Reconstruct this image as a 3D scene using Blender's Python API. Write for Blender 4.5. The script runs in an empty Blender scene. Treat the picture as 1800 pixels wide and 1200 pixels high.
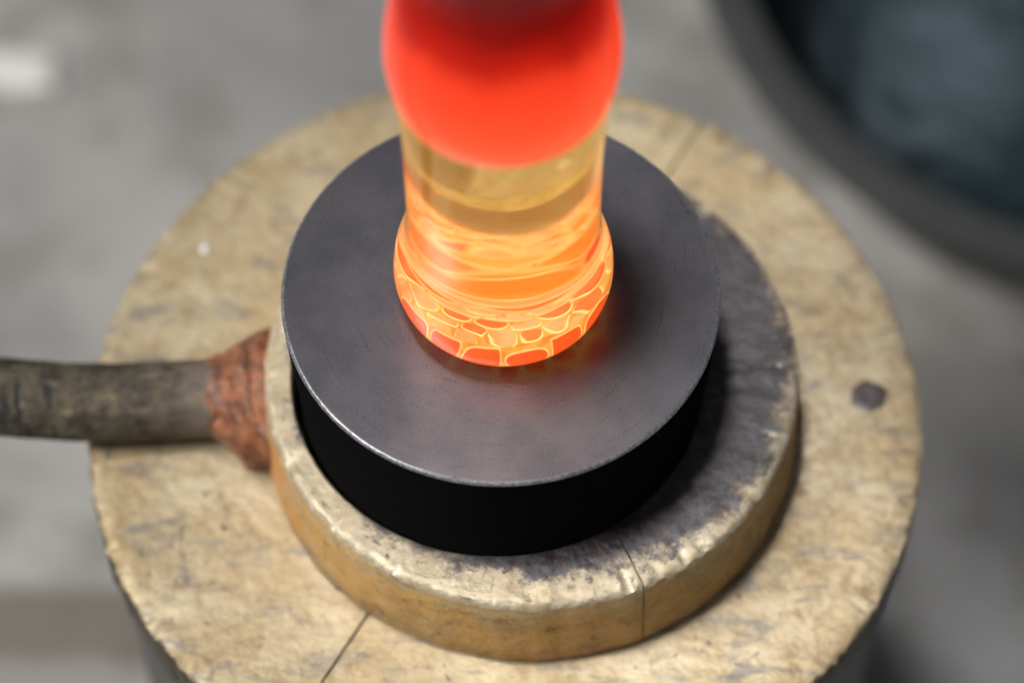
import bpy, bmesh, math, random
from mathutils import Vector, noise

# ------------------------------------------------------------------ units
S = 0.05 / 387.0            # one modelling unit (u) in metres: the dark disc's top radius is 387 u = 50 mm
R = math.radians
scene = bpy.context.scene
col = scene.collection

# ------------------------------------------------------------------ camera
EL, DIST, TX, TY = 1.028, 5198.0, 19.4, -104.1
view = Vector((0, math.cos(EL), -math.sin(EL)))
cd = bpy.data.cameras.new("camera")
cam = bpy.data.objects.new("camera", cd)
col.objects.link(cam)
cam.location = (Vector((TX, TY, 0)) - DIST * view) * S
cam.rotation_euler = (math.pi / 2 - EL, 0, 0)
cd.sensor_width = 36
cd.lens = 105
cd.clip_start = 0.01
cd.clip_end = 50
cd.dof.use_dof = True
cd.dof.focus_distance = (DIST - 15) * S
cd.dof.aperture_fstop = 4.7
cd.dof.aperture_blades = 9
scene.camera = cam

# ------------------------------------------------------------------ world and lamps
w = bpy.data.worlds.new("World")
scene.world = w
w.use_nodes = True
w.node_tree.nodes["Background"].inputs[0].default_value = (0.80, 0.88, 1.0, 1)
w.node_tree.nodes["Background"].inputs[1].default_value = 0.07


def area(name, loc, target, size, power, colour, sy=None):
    ld = bpy.data.lights.new(name, 'AREA')
    ld.energy = power
    ld.color = colour
    ld.size = size
    if sy:
        ld.shape = 'RECTANGLE'
        ld.size_y = sy
    o = bpy.data.objects.new(name, ld)
    col.objects.link(o)
    o.location = loc
    o.rotation_euler = (Vector(target) - Vector(loc)).to_track_quat('-Z', 'Y').to_euler()
    return o


area("window_lamp", (-1.44, -0.32, 1.85), (0.0, 0.05, -0.1), 0.80, 74, (1.0, 0.975, 0.94), 0.80)
fill_ = area("disc_fill", (-0.085, 0.015, 0.74), (0.026, 0.0, 0), 0.15, 0.138, (0.97, 0.96, 0.98), 0.14)  # added narrow beam: brightens disc and plate, spares the floor
fill_.data.spread = R(16)
area("water_glint_fill", (0.42, 1.33, 1.16), (0.15, 0.27, -0.25), 0.13, 0.20, (0.70, 0.88, 1.0), 0.10)  # added light, placed so its reflection makes a highlight on the water
area("front_fill", (-0.28, -1.10, 0.75), (0, 0, 0.0), 0.28, 1.8, (1.0, 0.95, 0.90), 0.2)  # added front fill for a neck highlight and the ring's front face

vs = scene.view_settings
vs.view_transform = 'Standard'
vs.look = 'None'
vs.exposure = 0.0
vs.gamma = 1.0
vs.use_curve_mapping = False
scene.render.engine = 'CYCLES'
scene.cycles.use_denoising = True
scene.cycles.max_bounces = 16
scene.cycles.transmission_bounces = 14
scene.cycles.sample_clamp_indirect = 6


# ------------------------------------------------------------------ material helpers
class NT:
    def __init__(s, name):
        s.m = bpy.data.materials.new(name)
        s.m.use_nodes = True
        s.t = s.m.node_tree
        s.b = s.t.nodes["Principled BSDF"]

    def n(s, kind, **kw):
        nd = s.t.nodes.new(kind)
        for k, v in kw.items():
            setattr(nd, k, v)
        return nd

    def link(s, a, b):
        s.t.links.new(a, b)

    def put(s, sock, v):
        if hasattr(v, 'is_output'):
            s.link(v, sock)
        else:
            if isinstance(v, (tuple, list)) and len(v) == 3 and sock.type == 'RGBA':
                v = (*v, 1)
            sock.default_value = v

    def coord(s, scale=(1, 1, 1), kind='Object', loc=(0, 0, 0)):
        c = s.n('ShaderNodeTexCoord')
        mp = s.n('ShaderNodeMapping')
        mp.inputs['Scale'].default_value = scale
        mp.inputs['Location'].default_value = loc
        s.link(c.outputs[kind], mp.inputs[0])
        return mp.outputs[0]

    def noise(s, vec, scale, detail=4, rough=0.55, dist=0.0, out='Fac'):
        nd = s.n('ShaderNodeTexNoise')
        s.link(vec, nd.inputs['Vector'])
        nd.inputs['Scale'].default_value = scale
        nd.inputs['Detail'].default_value = detail
        nd.inputs['Roughness'].default_value = rough
        nd.inputs['Distortion'].default_value = dist
        return nd.outputs[out]

    def voro(s, vec, scale, feature='F1', rnd=1.0):
        nd = s.n('ShaderNodeTexVoronoi', feature=feature)
        s.link(vec, nd.inputs['Vector'])
        nd.inputs['Scale'].default_value = scale
        nd.inputs['Randomness'].default_value = rnd
        return nd.outputs['Distance']

    def step(s, v, a, b, lo=0.0, hi=1.0):
        nd = s.n('ShaderNodeMapRange', interpolation_type='SMOOTHSTEP')
        s.put(nd.inputs[0], v)
        for i, x in enumerate((a, b, lo, hi)):
            nd.inputs[i + 1].default_value = x
        return nd.outputs[0]

    def math(s, op, a, b=0.0):
        nd = s.n('ShaderNodeMath', operation=op)
        s.put(nd.inputs[0], a)
        s.put(nd.inputs[1], b)
        return nd.outputs[0]

    def mix(s, f, a, b, blend='MIX'):
        nd = s.n('ShaderNodeMix', data_type='RGBA', blend_type=blend)
        s.put(nd.inputs[0], f)
        s.put(nd.inputs[6], a)
        s.put(nd.inputs[7], b)
        return nd.outputs[2]

    def sep(s, vec):
        nd = s.n('ShaderNodeSeparateXYZ')
        s.link(vec, nd.inputs[0])
        return nd.outputs

    def dist(s, vec, p):
        nd = s.n('ShaderNodeVectorMath', operation='DISTANCE')
        s.link(vec, nd.inputs[0])
        nd.inputs[1].default_value = p
        return nd.outputs['Value']

    def bump(s, h, strength, distance, prev=None):
        nd = s.n('ShaderNodeBump')
        nd.inputs['Strength'].default_value = strength
        nd.inputs['Distance'].default_value = distance
        s.put(nd.inputs['Height'], h)
        if prev is not None:
            s.link(prev, nd.inputs['Normal'])
        return nd.outputs[0]

    def set(s, **kw):
        for k, v in kw.items():
            s.put(s.b.inputs[k.replace('_', ' ')], v)
        return s.m


U3 = (1 / S, 1 / S, 1 / S)      # object coordinates in modelling units


def mat_brass(name, stain=False, side=False):
    t = NT(name)
    P = t.coord(U3, loc=(0, 0, 0))
    big = t.noise(P, 0.006, 5, 0.6)
    mid = t.noise(P, 0.020, 7, 0.66, 0.5)
    fine = t.noise(P, 0.085, 5, 0.65)
    c = t.mix(t.step(big, 0.33, 0.68), (0.345, 0.26, 0.138), (0.43, 0.36, 0.235))
    c = t.mix(t.step(mid, 0.50, 0.68, 0, 0.7), c, (0.225, 0.148, 0.072))
    c = t.mix(t.step(fine, 0.55, 0.75, 0, 0.75), c, (0.50, 0.42, 0.275))
    # grey worn smears, scuffs and dark pits
    sm = t.noise(t.coord((0.6 / S, 1.5 / S, 1 / S)), 0.014, 6, 0.65, 0.9)
    c = t.mix(t.step(sm, 0.525, 0.65, 0, 0.78), c, (0.165, 0.152, 0.138))
    sc2 = t.noise(t.coord((1.7 / S, 0.35 / S, 1 / S), loc=(2, 5, 0)), 0.030, 4, 0.6, 1.2)
    c = t.mix(t.step(sc2, 0.64, 0.72, 0, 0.7), c, (0.12, 0.100, 0.085))
    pit = t.noise(P, 0.042, 3, 0.55, 0.4)
    pitm = t.step(pit, 0.65, 0.72)
    c = t.mix(t.math('MULTIPLY', pitm, 0.8), c, (0.085, 0.070, 0.060))
    # a grubbier brown field on the right half
    br_ = t.math('MULTIPLY', t.step(t.sep(P)[0], 380, 560), t.step(t.noise(P, 0.026, 6, 0.7, 0.6), 0.47, 0.60))
    c = t.mix(t.math('MULTIPLY', br_, 0.42), c, (0.20, 0.130, 0.068))
    rough = t.step(mid, 0.3, 0.7, 0.38, 0.66)
    met = 0.3
    if side:
        amber = t.noise(t.coord((0.7 / S, 0.7 / S, 1 / S)), 0.011, 5, 0.6)
        c = t.mix(t.step(t.sep(P)[2], -312, -296, 0, 0.55), c, (0.325, 0.275, 0.19))
        wall = t.step(t.sep(P)[2], -300, -325)
        c = t.mix(t.math('MULTIPLY', wall, t.step(amber, 0.36, 0.60, 0.45, 0.95)), c, (0.56, 0.335, 0.11))
        ru = t.noise(t.coord(U3, loc=(9, 2, 4)), 0.034, 7, 0.75, 0.2)
        c = t.mix(t.math('MULTIPLY', wall, t.step(ru, 0.50, 0.70, 0, 0.75)), c, (0.17, 0.090, 0.030))
    if stain:
        # heat-blued, purplish film around the hot disc, with a ragged outer border
        d = t.dist(P, (78, 42, -292))
        rag = t.noise(P, 0.020, 8, 0.75)
        dd = t.math('ADD', d, t.math('MULTIPLY', t.math('SUBTRACT', rag, 0.5), 190))
        m = t.step(dd, 484, 436)
        lim = t.step(t.sep(P)[2], -318, -300)
        m = t.math('MULTIPLY', m, lim)
        pc = t.mix(t.step(t.noise(P, 0.010, 5, 0.65), 0.35, 0.65), (0.016, 0.0105, 0.0125), (0.036, 0.027, 0.030))
        c = t.mix(t.math('MULTIPLY', m, 0.97), c, pc)
        # dark flakes, thickest near the film's border and along the top edge
        fl = t.noise(t.coord(U3, loc=(3, 7, 1)), 0.036, 6, 0.7)
        near = t.math('MULTIPLY', t.step(dd, 520, 430, 0.0, 0.13), lim)
        fl = t.math('ADD', fl, near)
        c = t.mix(t.step(fl, 0.63, 0.70, 0, 0.85), c, (0.055, 0.052, 0.060))
        xx, yy, zz = t.sep(P)
        dx, dy = t.math('SUBTRACT', xx, 55.0), t.math('SUBTRACT', yy, 20.4)
        rad = t.math('SQRT', t.math('ADD', t.math('MULTIPLY', dx, dx), t.math('MULTIPLY', dy, dy)))
        cm = t.n('ShaderNodeCombineXYZ')
        t.link(t.math('MULTIPLY', rad, 0.075), cm.inputs[0])
        t.link(t.math('MULTIPLY', t.math('ARCTAN2', dy, dx), 7.0), cm.inputs[1])
        t.link(t.math('MULTIPLY', zz, 0.075), cm.inputs[2])
        stk = t.noise(cm.outputs[0], 1.0, 6, 0.68, 0.3)
        c = t.mix(t.math('MULTIPLY', lim, t.step(stk, 0.59, 0.66, 0, 0.85)), c, (0.060, 0.054, 0.058))
        # pale verdigris just under the top edge, browner and darker towards the bottom
        pz = t.math('MULTIPLY', t.step(zz, -352, -335), t.step(zz, -308, -322))
        c = t.mix(t.math('MULTIPLY', pz, t.step(stk, 0.50, 0.40, 0, 0.7)), c, (0.36, 0.37, 0.29))
        lowz = t.math('MULTIPLY', t.step(zz, -440, -500), t.step(stk, 0.45, 0.6, 0.2, 0.7))
        c = t.mix(lowz, c, (0.16, 0.085, 0.04))
        wn = t.noise(t.coord(U3, loc=(1, 3, 8)), 0.05, 5, 0.7)
        edge = t.math('MULTIPLY', t.step(t.sep(P)[2], -313, -304), t.step(t.sep(P)[2], -292.5, -295.5))
        c = t.mix(t.math('MULTIPLY', edge, t.step(wn, 0.45, 0.6, 0, 0.8)), c, (0.50, 0.44, 0.33))
        # orange rust wash towards the weld on the left
        x = t.sep(P)[0]
        rw = t.math('MULTIPLY', t.step(x, -330, -445), t.step(t.sep(P)[2], -300, -335))
        rw = t.math('MULTIPLY', rw, t.step(t.noise(P, 0.014, 4), 0.35, 0.55))
        c = t.mix(t.math('MULTIPLY', rw, 0.85), c, (0.56, 0.24, 0.07))
        met = t.math('MULTIPLY', t.math('SUBTRACT', 1.0, m), 0.3)
    hh = t.noise(P, 0.034, 3, 0.5, 0.2)
    nb = t.bump(hh, 0.7, 7 * S)
    nb = t.bump(fine, 0.5, 3.2 * S, nb)
    return t.set(Base_Color=c, Roughness=rough, Metallic=met, Normal=nb)


def mat_graphite():
    t = NT("dark_turned_graphite")
    P = t.coord(U3)
    x, y, z = t.sep(P)
    rr = t.math('SQRT', t.math('ADD', t.math('MULTIPLY', x, x), t.math('MULTIPLY', y, y)))
    cmb = t.n('ShaderNodeCombineXYZ')
    t.link(t.math('MULTIPLY', rr, 0.32), cmb.inputs[0])
    ang = t.math('ARCTAN2', y, x)
    t.link(t.math('MULTIPLY', ang, 1.6), cmb.inputs[1])
    lathe = t.noise(cmb.outputs[0], 1.0, 5, 0.7)
    cloud = t.noise(P, 0.009, 5, 0.6)
    fine = t.noise(P, 0.42, 3, 0.7)
    scr = t.noise(t.coord((2.2 / S, 0.12 / S, 1 / S)), 0.05, 3, 0.7)
    c = t.mix(t.step(cloud, 0.3, 0.7), (0.080, 0.081, 0.096), (0.124, 0.117, 0.129))
    c = t.mix(t.step(fine, 0.45, 0.75, 0, 0.6), c, (0.21, 0.20, 0.205))
    c = t.mix(t.step(scr, 0.64, 0.74, 0, 0.5), c, (0.05, 0.05, 0.055))
    rough = t.math('ADD', t.step(lathe, 0.3, 0.7, 0.225, 0.275), t.math('MULTIPLY', fine, 0.10))
    nb = t.bump(lathe, 0.10, 2.0 * S)
    nb = t.bump(fine, 0.22, 1.0 * S, nb)
    return t.set(Base_Color=c, Roughness=rough, Metallic=0.85, Specular_IOR_Level=0.6, Normal=nb)


def mat_edge():
    t = NT("worn_graphite_edge")
    P = t.coord(U3)
    f = t.noise(P, 0.15, 4, 0.7)
    c = t.mix(t.step(f, 0.35, 0.65), (0.10, 0.10, 0.11), (0.24, 0.24, 0.255))
    return t.set(Base_Color=c, Roughness=0.36, Metallic=0.6, Normal=t.bump(f, 0.4, 2 * S))


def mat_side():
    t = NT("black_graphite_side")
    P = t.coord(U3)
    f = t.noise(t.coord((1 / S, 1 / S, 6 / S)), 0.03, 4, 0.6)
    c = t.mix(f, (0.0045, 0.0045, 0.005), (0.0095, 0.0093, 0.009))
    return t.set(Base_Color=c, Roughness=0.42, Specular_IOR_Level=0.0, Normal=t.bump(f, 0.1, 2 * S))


def mat_bar():
    t = NT("scaled_dark_steel")
    P = t.coord((0.5 / S, 1.3 / S, 1.3 / S))
    Q = t.coord(U3)
    a = t.noise(P, 0.03, 5, 0.65, 0.5)
    b = t.noise(Q, 0.02, 6, 0.65)
    f = t.noise(Q, 0.12, 4, 0.65)
    c = t.mix(t.step(b, 0.35, 0.65), (0.030, 0.027, 0.021), (0.115, 0.093, 0.060))
    # cream scale flakes running along, dark ribs across the far end
    c = t.mix(t.step(a, 0.55, 0.68, 0, 0.6), c, (0.27, 0.22, 0.135))
    rib = t.noise(t.coord((1.6 / S, 0.35 / S, 0.35 / S)), 0.035, 3, 0.6)
    far = t.step(t.sep(Q)[0], -700, -860)
    c = t.mix(t.math('MULTIPLY', t.step(rib, 0.52, 0.60), far), c, (0.02, 0.02, 0.018))
    near = t.step(t.sep(Q)[0], -640, -540)
    c = t.mix(t.math('MULTIPLY', near, t.step(f, 0.3, 0.6, 0.3, 0.85)), c, (0.17, 0.135, 0.11))
    h = t.math('ADD', t.math('MULTIPLY', b, 0.7), f)
    return t.set(Base_Color=c, Roughness=0.6, Metallic=0.2, Normal=t.bump(h, 0.9, 7 * S))


def mat_rust():
    t = NT("rusty_weld")
    Q = t.coord(U3)
    b = t.noise(Q, 0.022, 6, 0.65)
    f = t.noise(Q, 0.10, 4, 0.65)
    g_ = t.noise(t.coord(U3, loc=(5, 1, 2)), 0.012, 5, 0.65, 0.6)
    c = t.mix(t.step(b, 0.38, 0.60), (0.085, 0.034, 0.018), (0.24, 0.085, 0.032))
    c = t.mix(t.step(g_, 0.52, 0.64, 0, 0.75), c, (0.27, 0.165, 0.125))
    c = t.mix(t.step(g_, 0.44, 0.34, 0, 0.7), c, (0.17, 0.055, 0.024))
    c = t.mix(t.step(f, 0.56, 0.74, 0, 0.5), c, (0.42, 0.26, 0.17))
    c = t.mix(t.step(f, 0.40, 0.30, 0, 0.7), c, (0.04, 0.025, 0.02))
    h = t.math('ADD', b, f)
    return t.set(Base_Color=c, Roughness=0.62, Normal=t.bump(h, 0.5, 5 * S))


def mat_drum():
    t = NT("grey_drum_steel")
    Q = t.coord((1 / S, 1 / S, 0.2 / S))
    b = t.noise(Q, 0.012, 5, 0.6)
    c = t.mix(b, (0.055, 0.056, 0.058), (0.15, 0.155, 0.165))
    return t.set(Base_Color=c, Roughness=0.33, Metallic=0.85, Normal=t.bump(b, 0.15, 6 * S))


def mat_floor():
    t = NT("grey_concrete")
    P = t.coord((1, 1, 1))
    a = t.noise(P, 11.0, 6, 0.6)
    b = t.noise(P, 34.0, 5, 0.6)
    f = t.noise(P, 160, 3, 0.6)
    c = t.mix(t.step(a, 0.32, 0.66), (0.235, 0.231, 0.229), (0.385, 0.374, 0.355))
    c = t.mix(t.step(b, 0.48, 0.66, 0, 0.75), c, (0.200, 0.188, 0.172))
    c = t.mix(t.step(f, 0.5, 0.8, 0, 0.3), c, (0.36, 0.35, 0.34))
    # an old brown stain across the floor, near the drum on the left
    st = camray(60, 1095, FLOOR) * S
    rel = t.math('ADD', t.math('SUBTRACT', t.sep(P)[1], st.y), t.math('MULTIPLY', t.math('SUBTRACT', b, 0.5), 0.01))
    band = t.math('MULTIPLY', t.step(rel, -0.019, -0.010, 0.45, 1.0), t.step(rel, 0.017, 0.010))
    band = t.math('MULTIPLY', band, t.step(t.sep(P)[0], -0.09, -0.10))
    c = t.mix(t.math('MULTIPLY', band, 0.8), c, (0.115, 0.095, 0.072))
    return t.set(Base_Color=c, Roughness=0.6, Normal=t.bump(f, 0.3, 0.002))


def mat_simple(name, c, rough, metal=0.0, nscale=0.03, var=0.25, bs=0.2):
    t = NT(name)
    Q = t.coord(U3)
    f = t.noise(Q, nscale, 4, 0.6)
    lo = tuple(x * (1 - var) for x in c)
    hi = tuple(x * (1 + var) for x in c)
    return t.set(Base_Color=t.mix(f, lo, hi), Roughness=rough, Metallic=metal, Normal=t.bump(f, bs, 3 * S))


def mat_clear():
    t = NT("hot_amber_glass")
    return t.set(Base_Color=(1.0, 0.83, 0.35), Roughness=0.0, IOR=1.5, Transmission_Weight=1.0,
                 Emission_Color=(1.0, 0.44, 0.045), Emission_Strength=0.16)


def mat_hot():
    # the gather is hottest low down, where it was last heated, and cools towards the iron
    t = NT("red_hot_glass")
    P = t.coord(U3)
    z = t.sep(P)[2]
    n1 = t.noise(P, 0.007, 3, 0.5)
    st = t.noise(t.coord((1 / S, 1 / S, 0.25 / S)), 0.02, 3, 0.5)
    zz = t.math('ADD', z, t.math('MULTIPLY', t.math('SUBTRACT', n1, 0.5), 45))
    zz = t.math('ADD', zz, t.math('MULTIPLY', t.math('SUBTRACT', st, 0.5), 26))
    cr = t.n('ShaderNodeValToRGB')
    mr = t.n('ShaderNodeMapRange')
    t.put(mr.inputs[0], zz)
    mr.inputs[1].default_value = 640
    mr.inputs[2].default_value = 1040
    t.link(mr.outputs[0], cr.inputs[0])
    e = cr.color_ramp.elements
    e[0].position, e[0].color = 0.0, (1.0, 0.115, 0.034, 1)
    e[1].position, e[1].color = 1.0, (0.05, 0.0006, 0.0006, 1)
    for p, c in ((0.25, (1.0, 0.078, 0.022, 1)), (0.45, (0.93, 0.048, 0.012, 1)), (0.555, (0.46, 0.010, 0.003, 1)), (0.66, (0.19, 0.0025, 0.0015, 1))):
        k = e.new(p)
        k.color = c
    return t.set(Base_Color=(0.06, 0.003, 0.002), Roughness=0.09, IOR=1.45, Specular_IOR_Level=0.22,
                 Emission_Color=cr.outputs[0], Emission_Strength=1.0)


def mat_glow(name, c, s, c2=None):
    t = NT(name)
    if c2:
        f = t.noise(t.coord(U3), 0.035, 3, 0.6)
        c = t.mix(t.step(f, 0.35, 0.65), c, c2)
    return t.set(Base_Color=(0.25, 0.05, 0.02), Roughness=0.35, Emission_Color=c, Emission_Strength=s)


# ------------------------------------------------------------------ mesh helpers
def tag(o, label=None, cat=None, group=None, kind=None):
    if label:
        o['label'] = label
    if cat:
        o['category'] = cat
    if group:
        o['group'] = group
    if kind:
        o['kind'] = kind
    return o


def empty(name, loc=(0, 0, 0)):
    o = bpy.data.objects.new(name, None)
    o.empty_display_size = 0.02
    col.objects.link(o)
    o.location = loc
    return o


def build(name, verts, faces, mats, parent=None, smooth=True, midx=None, origin=(0, 0, 0)):
    me = bpy.data.meshes.new(name)
    ox, oy, oz = origin
    me.from_pydata([((x - ox) * S, (y - oy) * S, (z - oz) * S) for x, y, z in verts], [], faces)
    for m in (mats if isinstance(mats, (list, tuple)) else [mats]):
        me.materials.append(m)
    if midx:
        me.polygons.foreach_set('material_index', midx)
    if smooth:
        me.polygons.foreach_set('use_smooth', [True] * len(me.polygons))
    bm = bmesh.new()
    bm.from_mesh(me)
    bmesh.ops.recalc_face_normals(bm, faces=bm.faces)
    bm.to_mesh(me)
    bm.free()
    o = bpy.data.objects.new(name, me)
    col.objects.link(o)
    if parent:
        o.parent = parent
    elif origin != (0, 0, 0):
        pass
    o.location = (ox * S, oy * S, oz * S)
    if parent:
        o.location -= parent.location
    return o


def sharp(o, ang=35):
    me = o.data
    bm = bmesh.new()
    bm.from_mesh(me)
    for e in bm.edges:
        if len(e.link_faces) == 2 and e.calc_face_angle(0) > R(ang):
            e.smooth = False
    bm.to_mesh(me)
    bm.free()


def lathe(name, prof, mats, parent=None, n=160, cx=0, cy=0, a0=0.0, a1=2 * math.pi, jit=None, seg_mat=None, closed=False, ang=35, cap=True):
    """prof: list of (r, z). jit(a, i, r, z) -> (r, z). A part turn gets end caps."""
    full = abs((a1 - a0) - 2 * math.pi) < 1e-6
    m = len(prof)
    cols = n if full else n + 1
    V, F, I = [], [], []
    poles = {}
    for k in range(cols):
        a = a0 + (a1 - a0) * k / n
        for i, (r, z) in enumerate(prof):
            if jit:
                r, z = jit(a, i, r, z)
            V.append((cx + r * math.cos(a), cy + r * math.sin(a), z))
    segs = m if closed else m - 1
    for k in range(n):
        k2 = (k + 1) % cols if full else k + 1
        for i in range(segs):
            j = (i + 1) % m
            f = (k * m + i, k2 * m + i, k2 * m + j, k * m + j)
            F.append(f)
            I.append(seg_mat[i] if seg_mat else 0)
    if not full and cap and closed:
        F.append(tuple(range(m)))
        I.append(0)
        F.append(tuple((cols - 1) * m + i for i in range(m)))
        I.append(0)
    o = build(name, V, F, mats, parent, True, I)
    bm = bmesh.new()
    bm.from_mesh(o.data)
    bmesh.ops.remove_doubles(bm, verts=bm.verts, dist=1e-7)
    bmesh.ops.recalc_face_normals(bm, faces=bm.faces)
    bm.to_mesh(o.data)
    bm.free()
    sharp(o, ang)
    return o


def nz(x, y, z, f):
    return noise.noise(Vector((x * f, y * f, z * f)))


def camray(px, py, z):
    """the place on the level plane z (u) that the photograph shows at pixel (px, py); used to read positions off the photo"""
    pos = Vector((TX, TY, 0)) - DIST * view
    up = Vector((0, math.sin(EL), math.cos(EL)))
    d = view * 5250 + Vector((1, 0, 0)) * (px - 900) + up * (600 - py)
    k = (z - pos.z) / d.z
    return pos + d * k


def smooth_profile(pts, per=6):
    """Catmull-Rom through (r, z) points"""
    out = []
    for i in range(len(pts) - 1):
        p0 = pts[max(i - 1, 0)]
        p1, p2 = pts[i], pts[i + 1]
        p3 = pts[min(i + 2, len(pts) - 1)]
        for k in range(per):
            t = k / per
            q = []
            for a, b, c, d in zip(p0, p1, p2, p3):
                q.append(0.5 * (2 * b + (c - a) * t + (2 * a - 5 * b + 4 * c - d) * t * t + (3 * b - a - 3 * c + d) * t ** 3))
            out.append((max(q[0], 0.0), q[1]))
    out.append(pts[-1])
    return out


# ------------------------------------------------------------------ the setting
FLOOR = -2350.0
ZD = -507.0       # top of the brass block
g = 30000
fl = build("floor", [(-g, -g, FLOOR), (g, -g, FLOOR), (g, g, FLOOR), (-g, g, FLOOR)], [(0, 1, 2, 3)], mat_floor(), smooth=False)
tag(fl, "grey concrete workshop floor far below the plate", kind='structure')

M_BRASS = mat_brass("worn_brass_top")
M_BRASS_SIDE = mat_brass("worn_brass_ring", stain=True, side=True)
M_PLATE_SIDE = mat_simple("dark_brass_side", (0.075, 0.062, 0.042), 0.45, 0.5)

# ------------------------------------------------------------------ brass block: two half plates on a drum
DX, DY, DR = 6.4, 44.0, 793.0
block = empty("brass_plate", (DX * S, DY * S, (ZD - 140) * S))
tag(block, "big round tan brass plate in two half-moons under the ring", "plate")
seam = math.atan2(camray(1222, 255, ZD).y - camray(588, 1190, ZD).y, camray(1222, 255, ZD).x - camray(588, 1190, ZD).x)


def edge_jit(seed):
    def j(a, i, r, z):
        if r > 740:
            x, y = math.cos(a) * 40 + seed, math.sin(a) * 40
            d = 5.5 * nz(x, y, i * 0.15, 0.9) + 4.0 * nz(x, y, i * 0.4, 2.2)
            chip = max(0.0, nz(x, y, 3.0, 1.1) - 0.25) * 34
            if r > 780 and z > ZD - 12:
                r -= chip
                z -= chip * 0.6
            r += d
            z += 0.8 * nz(x, y, 7.0, 2.0) if z > ZD - 5 else 0
        return r, z
    return j


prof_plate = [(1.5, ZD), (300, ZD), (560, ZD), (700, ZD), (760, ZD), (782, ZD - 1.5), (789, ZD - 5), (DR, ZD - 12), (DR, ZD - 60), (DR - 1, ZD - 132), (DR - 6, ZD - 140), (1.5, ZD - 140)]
halves = []
for k in range(2):
    gap = 0.004
    h = lathe("half_plate", prof_plate, [M_BRASS, M_PLATE_SIDE], block, 330, DX, DY, seam + math.pi * k, seam + math.pi * (k + 1),
              jit=edge_jit(k * 13.0), seg_mat=[0] * 7 + [1] * 5, closed=True)
    # the joint: shift each half a little off the seam
    nrm = Vector((math.cos(seam + math.pi * (k + 0.5)), math.sin(seam + math.pi * (k + 0.5)), 0))
    h.location += nrm * 2.4 * S
    halves.append(h)
drum = lathe("drum", [(0.5, ZD - 141), (770, ZD - 141), (776, ZD - 148), (776, FLOOR + 60), (784, FLOOR + 40), (784, FLOOR + 1), (0.5, FLOOR + 1)], mat_drum(), None, 128, DX, DY)
drum.name = "steel_drum"
tag(drum, "grey steel drum carrying the big brass plate, seen at lower left", "drum")


def blob(name, loc, rx, ry, rz, mat, parent=None, seed=0.0, lump=0.2, n=20, m=10, ring=False):
    V, F = [], []
    for i in range(m + 1):
        ph = math.pi / 2 * i / m
        for k in range(n):
            a = 2 * math.pi * k / n
            q = 1 + lump * nz(math.cos(a) + seed, math.sin(a), ph, 1.3)
            r = math.cos(ph)
            h = math.sin(ph)
            if ring:
                h = math.sin(ph) * (1 - 0.55 * math.exp(-(r / 0.45) ** 2))
            V.append((loc[0] + rx * q * r * math.cos(a), loc[1] + ry * q * r * math.sin(a), loc[2] + rz * h))
    for i in range(m):
        for k in range(n):
            F.append((i * n + k, i * n + (k + 1) % n, (i + 1) * n + (k + 1) % n, (i + 1) * n + k))
    F.append(tuple(reversed(range(n))))
    o = build(name, V, F, mat, parent, True)
    return o


M_SLAG = mat_simple("dark_slag", (0.055, 0.045, 0.042), 0.45, 0.2, 0.06, 0.4, 0.4)
p = camray(1525, 697, ZD)
dd = blob("solder_drip", (p.x, p.y, ZD - 1), 34, 36, 6, M_SLAG, block, 3.0, 0.34, 40, 12, ring=True)
dd["label"] = "dark ring-shaped drip stuck on the brass"

# ------------------------------------------------------------------ ring with handle
RX, RY, RT = 55.0, 20.4, -292.0
ring = empty("brass_ring", (RX * S, RY * S, ZD * S))
tag(ring, "heavy worn brass collar ring with a steel bar handle around the dark disc", "ring")
HX, HY, HR = -9.0, 7.0, 378.0     # the bore sits off-centre


M_BORE_SHADE = mat_simple("shaded_bore", (0.018, 0.015, 0.013), 0.7)  # shade of the narrow gap, put into the bore wall's colour


def ring_half(a0, a1, seed):
    n = 420
    out = [(480, RT), (486, RT - 3), (491, RT - 10), (494, RT - 20), (497, RT - 70), (501, RT - 140), (503, RT - 195), (500, RT - 206), (492, ZD + 1)]
    V, F, I = [], [], []
    for k in range(n + 1):
        a = a0 + (a1 - a0) * k / n
        ca, sa = math.cos(a), math.sin(a)
        # distance from the ring's centre to the bore along this direction
        ox, oy = HX - RX, HY - RY
        b = ca * ox + sa * oy
        ri = b + math.sqrt(max(b * b - (ox * ox + oy * oy - HR * HR), 1))
        lst = [(ri, ZD + 1), (ri, RT - 5), (ri + 4, RT)]
        for f in (0.33, 0.66, 0.9):
            lst.append((ri + 4 + (480 - ri - 4) * f, RT))
        lst += out
        x, y = ca * 30 + seed, sa * 30
        for i, (r, z) in enumerate(lst):
            if i >= 5:
                r += 3.2 * nz(x, y, i * 0.3, 0.35) + (2.2 if i < 9 else 0.3) * nz(x, y, i * 0.5, 1.6)
            if 3 <= i <= 8:
                z += 2.0 * nz(x, y, i * 0.35, 0.5) + 1.0 * nz(x, y, i * 0.5, 2.2)
            if i in (5, 6, 7):
                c = max(0, nz(x, y, 9, 0.6) - 0.2) * 22
                r -= c
                z -= c * 0.5
            V.append((RX + r * ca, RY + r * sa, z))
        m = len(lst)
    for k in range(n):
        for i in range(m):
            j = (i + 1) % m
            F.append((k * m + i, (k + 1) * m + i, (k + 1) * m + j, k * m + j))
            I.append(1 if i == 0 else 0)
    F.append(tuple(range(m)))
    F.append(tuple(n * m + i for i in range(m)))
    o = build("ring_half", V, F, [M_BRASS_SIDE, M_BORE_SHADE], ring, True, I + [0, 0])
    sharp(o, 40)
    return o


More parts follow.
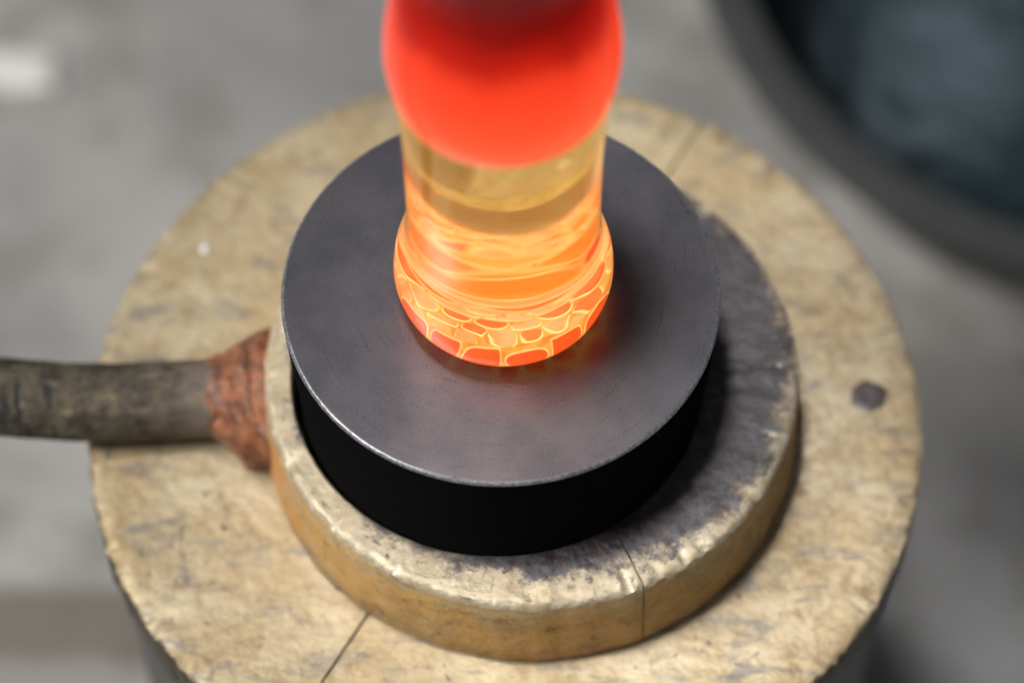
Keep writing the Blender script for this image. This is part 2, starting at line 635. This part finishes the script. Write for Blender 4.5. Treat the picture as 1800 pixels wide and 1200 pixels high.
q = camray(1120, 1005, RT)
cut = math.atan2(q.y - RY, q.x - RX)
ring_half(cut + 0.0035, cut + math.pi - 0.0035, 0.0)
ring_half(cut + math.pi + 0.0035, cut + 2 * math.pi - 0.0035, 11.0)

# handle bar
ZB = -428.0
hp = [(-1500, 860, 662), (0, 0, 0)]
path = []
for px, py, dz in ((440, 700, 0), (370, 700, 0), (280, 703, 0), (200, 707, 0), (120, 706, 4), (60, 702, 8), (0, 697, 14), (-120, 684, 26), (-330, 650, 50), (-560, 602, 80)):
    c = camray(px, py, ZB + dz)
    path.append(c)


def tube(name, path, rad, mat, parent, n=40, lump=None, per=6):
    # resample
    pts = []
    for i in range(len(path) - 1):
        for k in range(per):
            t = k / per
            p0, p1, p2, p3 = path[max(i - 1, 0)], path[i], path[i + 1], path[min(i + 2, len(path) - 1)]
            pts.append(0.5 * (2 * p1 + (p2 - p0) * t + (2 * p0 - 5 * p1 + 4 * p2 - p3) * t * t + (3 * p1 - p0 - 3 * p2 + p3) * t ** 3))
    pts.append(path[-1])
    V, F = [], []
    for i, c in enumerate(pts):
        tg = (pts[min(i + 1, len(pts) - 1)] - pts[max(i - 1, 0)]).normalized()
        sx = tg.cross(Vector((0, 0, 1))).normalized()
        sz = sx.cross(tg)
        for k in range(n):
            a = 2 * math.pi * k / n
            r = rad(i / (len(pts) - 1), c, a) if callable(rad) else rad
            V.append(tuple(c + (sx * math.cos(a) + sz * math.sin(a)) * r))
    for i in range(len(pts) - 1):
        for k in range(n):
            F.append((i * n + k, i * n + (k + 1) % n, (i + 1) * n + (k + 1) % n, (i + 1) * n + k))
    F.append(tuple(range(n)))
    F.append(tuple((len(pts) - 1) * n + k for k in range(n)))
    return build(name, V, F, mat, parent, True)


def bar_r(t, c, a):
    return 74 + 1.8 * nz(c.x, a * 40, 0, 0.02) + 1.2 * nz(c.x, a * 60, 5, 0.06)


hb = tube("handle_bar", path, bar_r, mat_bar(), ring, per=10)
hb["label"] = "dark scaled steel bar of the handle"

# rusty weld between bar and ring: a lumpy flare that hugs the ring's wall
V, F = [], []
base = camray(400, 700, ZB)
NA, NSX = 56, 26
for i in range(NSX):
    t = i / (NSX - 1)
    for k in range(NA):
        a = 2 * math.pi * k / NA
        ca, sa = math.cos(a), math.sin(a)
        fl_ = t ** 1.35
        hw = 76 + 80 * fl_ + 15 * math.exp(-((t - 0.5) / 0.22) ** 2)
        hh = 76 + 52 * fl_ + 15 * math.exp(-((t - 0.5) / 0.22) ** 2)
        lump_ = 1 + 0.11 * nz(ca * 2 + t * 2, sa * 2, t * 4, 1.3) + 0.09 * nz(ca * 5, sa * 5, t * 9, 1.0)
        yy = base.y + hw * lump_ * ca - 6 * fl_
        zz = ZB + 2 + hh * lump_ * sa
        zz = max(min(zz, RT - 12), ZD + 3)
        # x runs from the bar to the wall of the ring, following its curve
        wall = RX - math.sqrt(max(492.0 ** 2 - (yy - RY) ** 2, 0))
        xs = -546 + 26 * nz(ca * 2, sa * 2, 3, 1.0)
        V.append((xs + (wall + 14 - xs) * t, yy, zz))
for i in range(NSX - 1):
    for k in range(NA):
        F.append((i * NA + k, i * NA + (k + 1) % NA, (i + 1) * NA + (k + 1) % NA, (i + 1) * NA + k))
F.append(tuple(range(NA)))
F.append(tuple((NSX - 1) * NA + k for k in range(NA)))
wl = build("weld", V, F, mat_rust(), ring, True)
wl["label"] = "orange rusty weld flaring onto the ring"

# ------------------------------------------------------------------ dark disc
disc = empty("graphite_disc", (0, 0, ZD * S))
tag(disc, "dark grey graphite disc with a flat turned top under the glowing glass", "disc")


def top_jit(a, i, r, z):
    if i >= 3:
        x, y = math.cos(a) * 60, math.sin(a) * 60
        ch = max(0, nz(x, y, 0, 0.7) - 0.40) * 7
        r += 0.5 * nz(x, y, 1, 1.2) - ch
        z -= ch * 0.8
    return r, z


lathe("top_face", [(0.2, 0), (150, 0), (300, 0), (381.5, 0)], mat_graphite(), disc, 400, jit=lambda a, i, r, z: (top_jit(a, i, r, z)[0], z) if i == 3 else (r, z), ang=60)
lathe("worn_edge", [(381.4, 0.0), (383.5, -0.8), (386.2, -3.6), (387, -6.5)], mat_edge(), disc, 400, jit=lambda a, i, r, z: top_jit(a, 3, r, z) if i in (1, 2) else (r, z), ang=80)
lathe("side_wall", [(387, -6.4), (384, -60), (371, -292), (371, ZD + 1), (0.2, ZD + 1)], mat_side(), disc, 256, ang=50)

# ------------------------------------------------------------------ glowing glass
GX, GY = 5.0, 0.0
glass = empty("hot_glass", (GX * S, GY * S, 0.6 * S))
tag(glass, "glowing orange column of hot glass with red ball top standing on dark disc", "glass")

outer = smooth_profile([(0.4, 1.0), (60, 1.0), (112, 2.0), (140, 7), (165, 22), (182, 46), (190, 74), (190.5, 104), (187, 132), (180, 158), (172, 184), (167, 208), (164.5, 240), (164, 300), (164, 380), (164.5, 450), (167, 520), (171, 580), (177, 638)], 6)
outer += [(172, 640), (120, 641), (0.4, 641)]


def wob(a, i, r, z):
    if r < 1:
        return r, z
    return r + 1.1 * nz(math.cos(a) * 1.3, math.sin(a) * 1.3, z * 0.006, 1.0) + (0.8 * nz(math.cos(a) * 2, math.sin(a) * 2, z * 0.03, 1.0) if z < 260 else 0), z


cb = lathe("clear_body", outer, mat_clear(), glass, 192, GX, GY, jit=wob, ang=70)
cb["label"] = "clear amber glass body"
hotp = smooth_profile([(0.4, 641.6), (100, 641.6), (170, 641.8), (177.5, 643), (183, 672), (186, 712), (183.5, 755), (178, 795), (170, 830), (160, 862), (147, 884), (131, 914), (123, 948), (126, 1000), (134, 1060), (128, 1200), (110, 1400), (84, 1550), (60, 1640), (0.4, 1660)], 5)
hb2 = lathe("red_ball", hotp, mat_hot(), glass, 128, GX, GY, ang=60)
hb2["label"] = "red-hot ball of glass darkening into its neck"

# honeycomb at the foot: a golden web with glowing red cells
inner = smooth_profile([(0.0, 7.0), (60, 7.0), (110, 8.5), (137, 13), (160, 27), (176, 49), (184, 76), (184.5, 102), (183.5, 118)], 8)
# arc length table
arc = [0.0]
for a_, b_ in zip(inner, inner[1:]):
    arc.append(arc[-1] + math.hypot(b_[0] - a_[0], b_[1] - a_[1]))
SMAX = arc[-1]


def on_dome(s, a, off=0.0):
    s = min(max(s, 0.0), SMAX)
    for i in range(len(arc) - 1):
        if s <= arc[i + 1] + 1e-9:
            break
    t = (s - arc[i]) / max(arc[i + 1] - arc[i], 1e-9)
    r = inner[i][0] + (inner[i + 1][0] - inner[i][0]) * t
    z = inner[i][1] + (inner[i + 1][1] - inner[i][1]) * t
    dr, dz = inner[i + 1][0] - inner[i][0], inner[i + 1][1] - inner[i][1]
    l = math.hypot(dr, dz)
    nr, nzz = dz / l, -dr / l            # outward
    r += nr * off
    z += nzz * off
    return (GX + r * math.cos(a), GY + r * math.sin(a), z)


web = lathe("golden_web", [(max(r, 0.2), z) for r, z in inner], mat_glow("golden_glass_web", (0.88, 0.22, 0.03), 0.95, (1.0, 0.46, 0.12)), glass, 128, GX, GY, ang=80)

random.seed(11)
pts = []


def ring_pts(n, s0, js, ja, ph):
    for k in range(n):
        a = ph + 2 * math.pi * (k + ja * (random.random() - 0.5)) / n
        s = s0 + js * (random.random() - 0.5)
        pts.append(Vector((s * math.cos(a), s * math.sin(a))))


ring_pts(14, 206, 34, 0.75, 0.05)        # the big cells on the wall of the foot
ring_pts(21, 146, 20, 0.6, 0.30)
ring_pts(13, 318, 24, 0.6, 0.2)          # outside: only bounds the wall cells
ntry = 0
while ntry < 3000:
    ntry += 1
    s = math.sqrt(random.random()) * 116
    a = random.random() * 2 * math.pi
    p2 = Vector((s * math.cos(a), s * math.sin(a)))
    if all((p2 - q2).length > 23 for q2 in pts):
        pts.append(p2)


def clip(poly, p0, nrm):
    out = []
    for i in range(len(poly)):
        a, b = poly[i], poly[(i + 1) % len(poly)]
        da, db = (a - p0).dot(nrm), (b - p0).dot(nrm)
        if da <= 0:
            out.append(a)
        if da * db < 0:
            out.append(a + (b - a) * (da / (da - db)))
    return out


M_CELLS = [mat_glow("red_cell", (1.0, 0.026, 0.006), 0.96, (1.0, 0.048, 0.013)), mat_glow("coral_cell", (1.0, 0.09, 0.028), 1.0, (1.0, 0.17, 0.065)), mat_glow("pale_hot_cell", (1.0, 0.28, 0.13), 1.05, (1.0, 0.46, 0.27)), mat_glow("amber_cell", (1.0, 0.20, 0.022), 0.95, (1.0, 0.30, 0.05))]
M_LINE = mat_glow("pale_gold_outline", (1.0, 0.80, 0.42), 1.15)
for i, c in enumerate(pts):
    if c.length > SMAX + 12:
        continue
    big = 400
    poly = [Vector((-big, -big)), Vector((big, -big)), Vector((big, big)), Vector((-big, big))]
    gapw = 3.7 if c.length > 170 else (2.4 if c.length > 118 else 1.3)
    for j, d in enumerate(pts):
        if i != j and (d - c).length < 260:
            nrm = (d - c).normalized()
            poly = clip(poly, (c + d) / 2 - nrm * gapw, nrm)
    # keep below the upper border of the web
    for k in range(48):
        a = 2 * math.pi * k / 48
        nrm = Vector((math.cos(a), math.sin(a)))
        poly = clip(poly, nrm * (SMAX - 4), nrm)
    if len(poly) < 3:
        continue
    for _ in range(3):      # round the corners
        q_ = []
        for k in range(len(poly)):
            a, b = poly[k], poly[(k + 1) % len(poly)]
            q_ += [a * 0.74 + b * 0.26, a * 0.26 + b * 0.74]
        poly = q_
    cen = sum(poly, Vector((0, 0))) / len(poly)
    if max((v - cen).length for v in poly) < 9:
        continue
    V, F = [], []
    n = len(poly)
    lay = ((1.0, -0.6), (0.95 if c.length > 150 else 0.93, 2.2), (0.6, 3.0), (0.3, 3.2))
    for sgn in (1, -1):
        for f, off in lay:
            for v in poly:
                w2 = cen + (v - cen) * f
                V.append(on_dome(w2.length, math.atan2(w2.y, w2.x), sgn * off))
    L = len(lay)
    for sd in range(2):
        o_ = sd * L * n
        for l in range(L - 1):
            for k in range(n):
                F.append((o_ + l * n + k, o_ + l * n + (k + 1) % n, o_ + (l + 1) * n + (k + 1) % n, o_ + (l + 1) * n + k))
        F.append(tuple(o_ + (L - 1) * n + k for k in range(n)))
    for k in range(n):
        F.append((k, (k + 1) % n, L * n + (k + 1) % n, L * n + k))
    cl = cen.length
    mi = (0 if i % 7 else 1) if cl > 128 else (1 if i % 3 == 0 else 2)
    if cl > 128 and cen.y > 60 and i % 6 != 1:
        mi = 3
    ix = []
    for sd in range(2):
        ix += [1] * n + [0] * (n * (L - 2)) + [0]
    ix += [1] * n
    build("glowing_cell", V, F, [M_CELLS[mi], M_LINE], glass, True, ix)

# small air bubbles caught in the clear body
tb = NT("air_bubble")
M_BUB = tb.set(Base_Color=(1.0, 0.93, 0.80), Roughness=0.05, IOR=1.0 / 1.5, Transmission_Weight=1.0)
random.seed(5)
proto = None
for k in range(16):
    a = random.random() * 2 * math.pi
    rr_ = 40 + 105 * random.random()
    z_ = 150 + 400 * random.random()
    s_ = 2.2 + 2.6 * random.random() ** 2
    if proto is None:
        V, F = [], []
        for i in range(9):
            ph = math.pi * i / 8
            for j in range(12):
                V.append((math.sin(ph) * math.cos(2 * math.pi * j / 12), math.sin(ph) * math.sin(2 * math.pi * j / 12), math.cos(ph)))
        for i in range(8):
            for j in range(12):
                F.append((i * 12 + j, i * 12 + (j + 1) % 12, (i + 1) * 12 + (j + 1) % 12, (i + 1) * 12 + j))
        proto = build("bubble", V, F, M_BUB, glass, True)
        bm = bmesh.new()
        bm.from_mesh(proto.data)
        bmesh.ops.remove_doubles(bm, verts=bm.verts, dist=1e-8)
        bmesh.ops.dissolve_degenerate(bm, edges=bm.edges, dist=1e-8)
        bmesh.ops.recalc_face_normals(bm, faces=bm.faces)
        bm.to_mesh(proto.data)
        bm.free()
        o = proto
    else:
        o = proto.copy()
        col.objects.link(o)
        o.parent = glass
    o.location = Vector((GX + rr_ * math.cos(a), GY + rr_ * math.sin(a), z_)) * S - glass.location
    o.scale = (s_ * 1.3, s_ * 1.3, s_ * 0.8)

# ------------------------------------------------------------------ background: bucket and pale patch
ZR = FLOOR + 620
o1, o2, o3 = (camray(x, y, ZR) for x, y in ((1268, 60), (1440, 280), (1745, 452)))


def circle3(a, b, c):
    ax, ay, bx, by, cx_, cy_ = a.x, a.y, b.x, b.y, c.x, c.y
    d = 2 * (ax * (by - cy_) + bx * (cy_ - ay) + cx_ * (ay - by))
    ux = ((ax * ax + ay * ay) * (by - cy_) + (bx * bx + by * by) * (cy_ - ay) + (cx_ * cx_ + cy_ * cy_) * (ay - by)) / d
    uy = ((ax * ax + ay * ay) * (cx_ - bx) + (bx * bx + by * by) * (ax - cx_) + (cx_ * cx_ + cy_ * cy_) * (bx - ax)) / d
    return ux, uy, math.hypot(ax - ux, ay - uy)


bxx, byy, br = circle3(o1, o2, o3)
print("BUCKET", bxx, byy, br)
bucket = empty("bucket", (bxx * S, byy * S, FLOOR * S))
tag(bucket, "large round black bucket with broad rim on the floor at upper right", "bucket")
M_TUB = mat_simple("black_rubber", (0.022, 0.025, 0.026), 0.45, 0, 0.01, 0.3)
lathe("bucket_shell", [(br * 0.72, FLOOR + 2), (br * 0.95, ZR - 90), (br * 0.93, ZR - 90), (br * 0.90, ZR - 100), (br * 0.69, FLOOR + 60), (1, FLOOR + 60), (1, FLOOR + 2)], M_TUB, bucket, 128, bxx, byy, closed=False)
lathe("bucket_rim", [(br * 0.90, ZR - 95), (br * 0.885, ZR - 20), (br * 0.90, ZR), (br * 0.95, ZR + 8), (br * 0.99, ZR), (br, ZR - 25), (br * 0.985, ZR - 70), (br * 0.95, ZR - 95)], mat_simple("grey_rubber_rim", (0.048, 0.051, 0.050), 0.5, 0, 0.01, 0.2), bucket, 160, bxx, byy, closed=True)
tw = NT("dark_water")
hw_ = tw.noise(tw.coord(U3), 0.0030, 2, 0.5, 0.5)
M_WATER = tw.set(Base_Color=(0.011, 0.021, 0.026), Roughness=0.13, IOR=1.33, Specular_IOR_Level=0.8, Normal=tw.bump(hw_, 0.09, 60 * S))
lathe("water", [(1, ZR - 400), (br * 0.5, ZR - 400), (br * 0.78, ZR - 400)], M_WATER, bucket, 96, bxx, byy)

sc = camray(25, 128, FLOOR)  # thin wavy white patch on the floor
V, F = [], []
for i in range(7):
    for k in range(6):
        V.append((sc.x + (i - 3) * 42 + 8 * math.sin(k * 2.1), sc.y + (k - 2.5) * 28 + 8 * math.sin(i * 1.7), FLOOR + 8 + 7 * math.sin(i * 1.3 + k * 0.9)))
for i in range(6):
    for k in range(5):
        F.append((i * 6 + k, (i + 1) * 6 + k, (i + 1) * 6 + k + 1, i * 6 + k + 1))
pp = build("pale_patch", V, F, mat_simple("white_patch", (0.66, 0.64, 0.62), 0.7, 0, 0.02, 0.05), None, True)
sm = pp.modifiers.new("thick", 'SOLIDIFY')
sm.thickness = 3 * S
tag(pp, "small white patch on the grey floor at the left", "scrap")

# tiny bead on the brass, back left
p = camray(361, 439, ZD)
bd = blob("glass_bead", (p.x, p.y, ZD + 0.5), 9, 9, 12, mat_simple("white_bead", (0.80, 0.82, 0.86), 0.08, 0, 0.1, 0.05), None, 1.0, 0.05, 16, 8)
tag(bd, "tiny shiny white bead lying on the brass plate's left half", "bead")
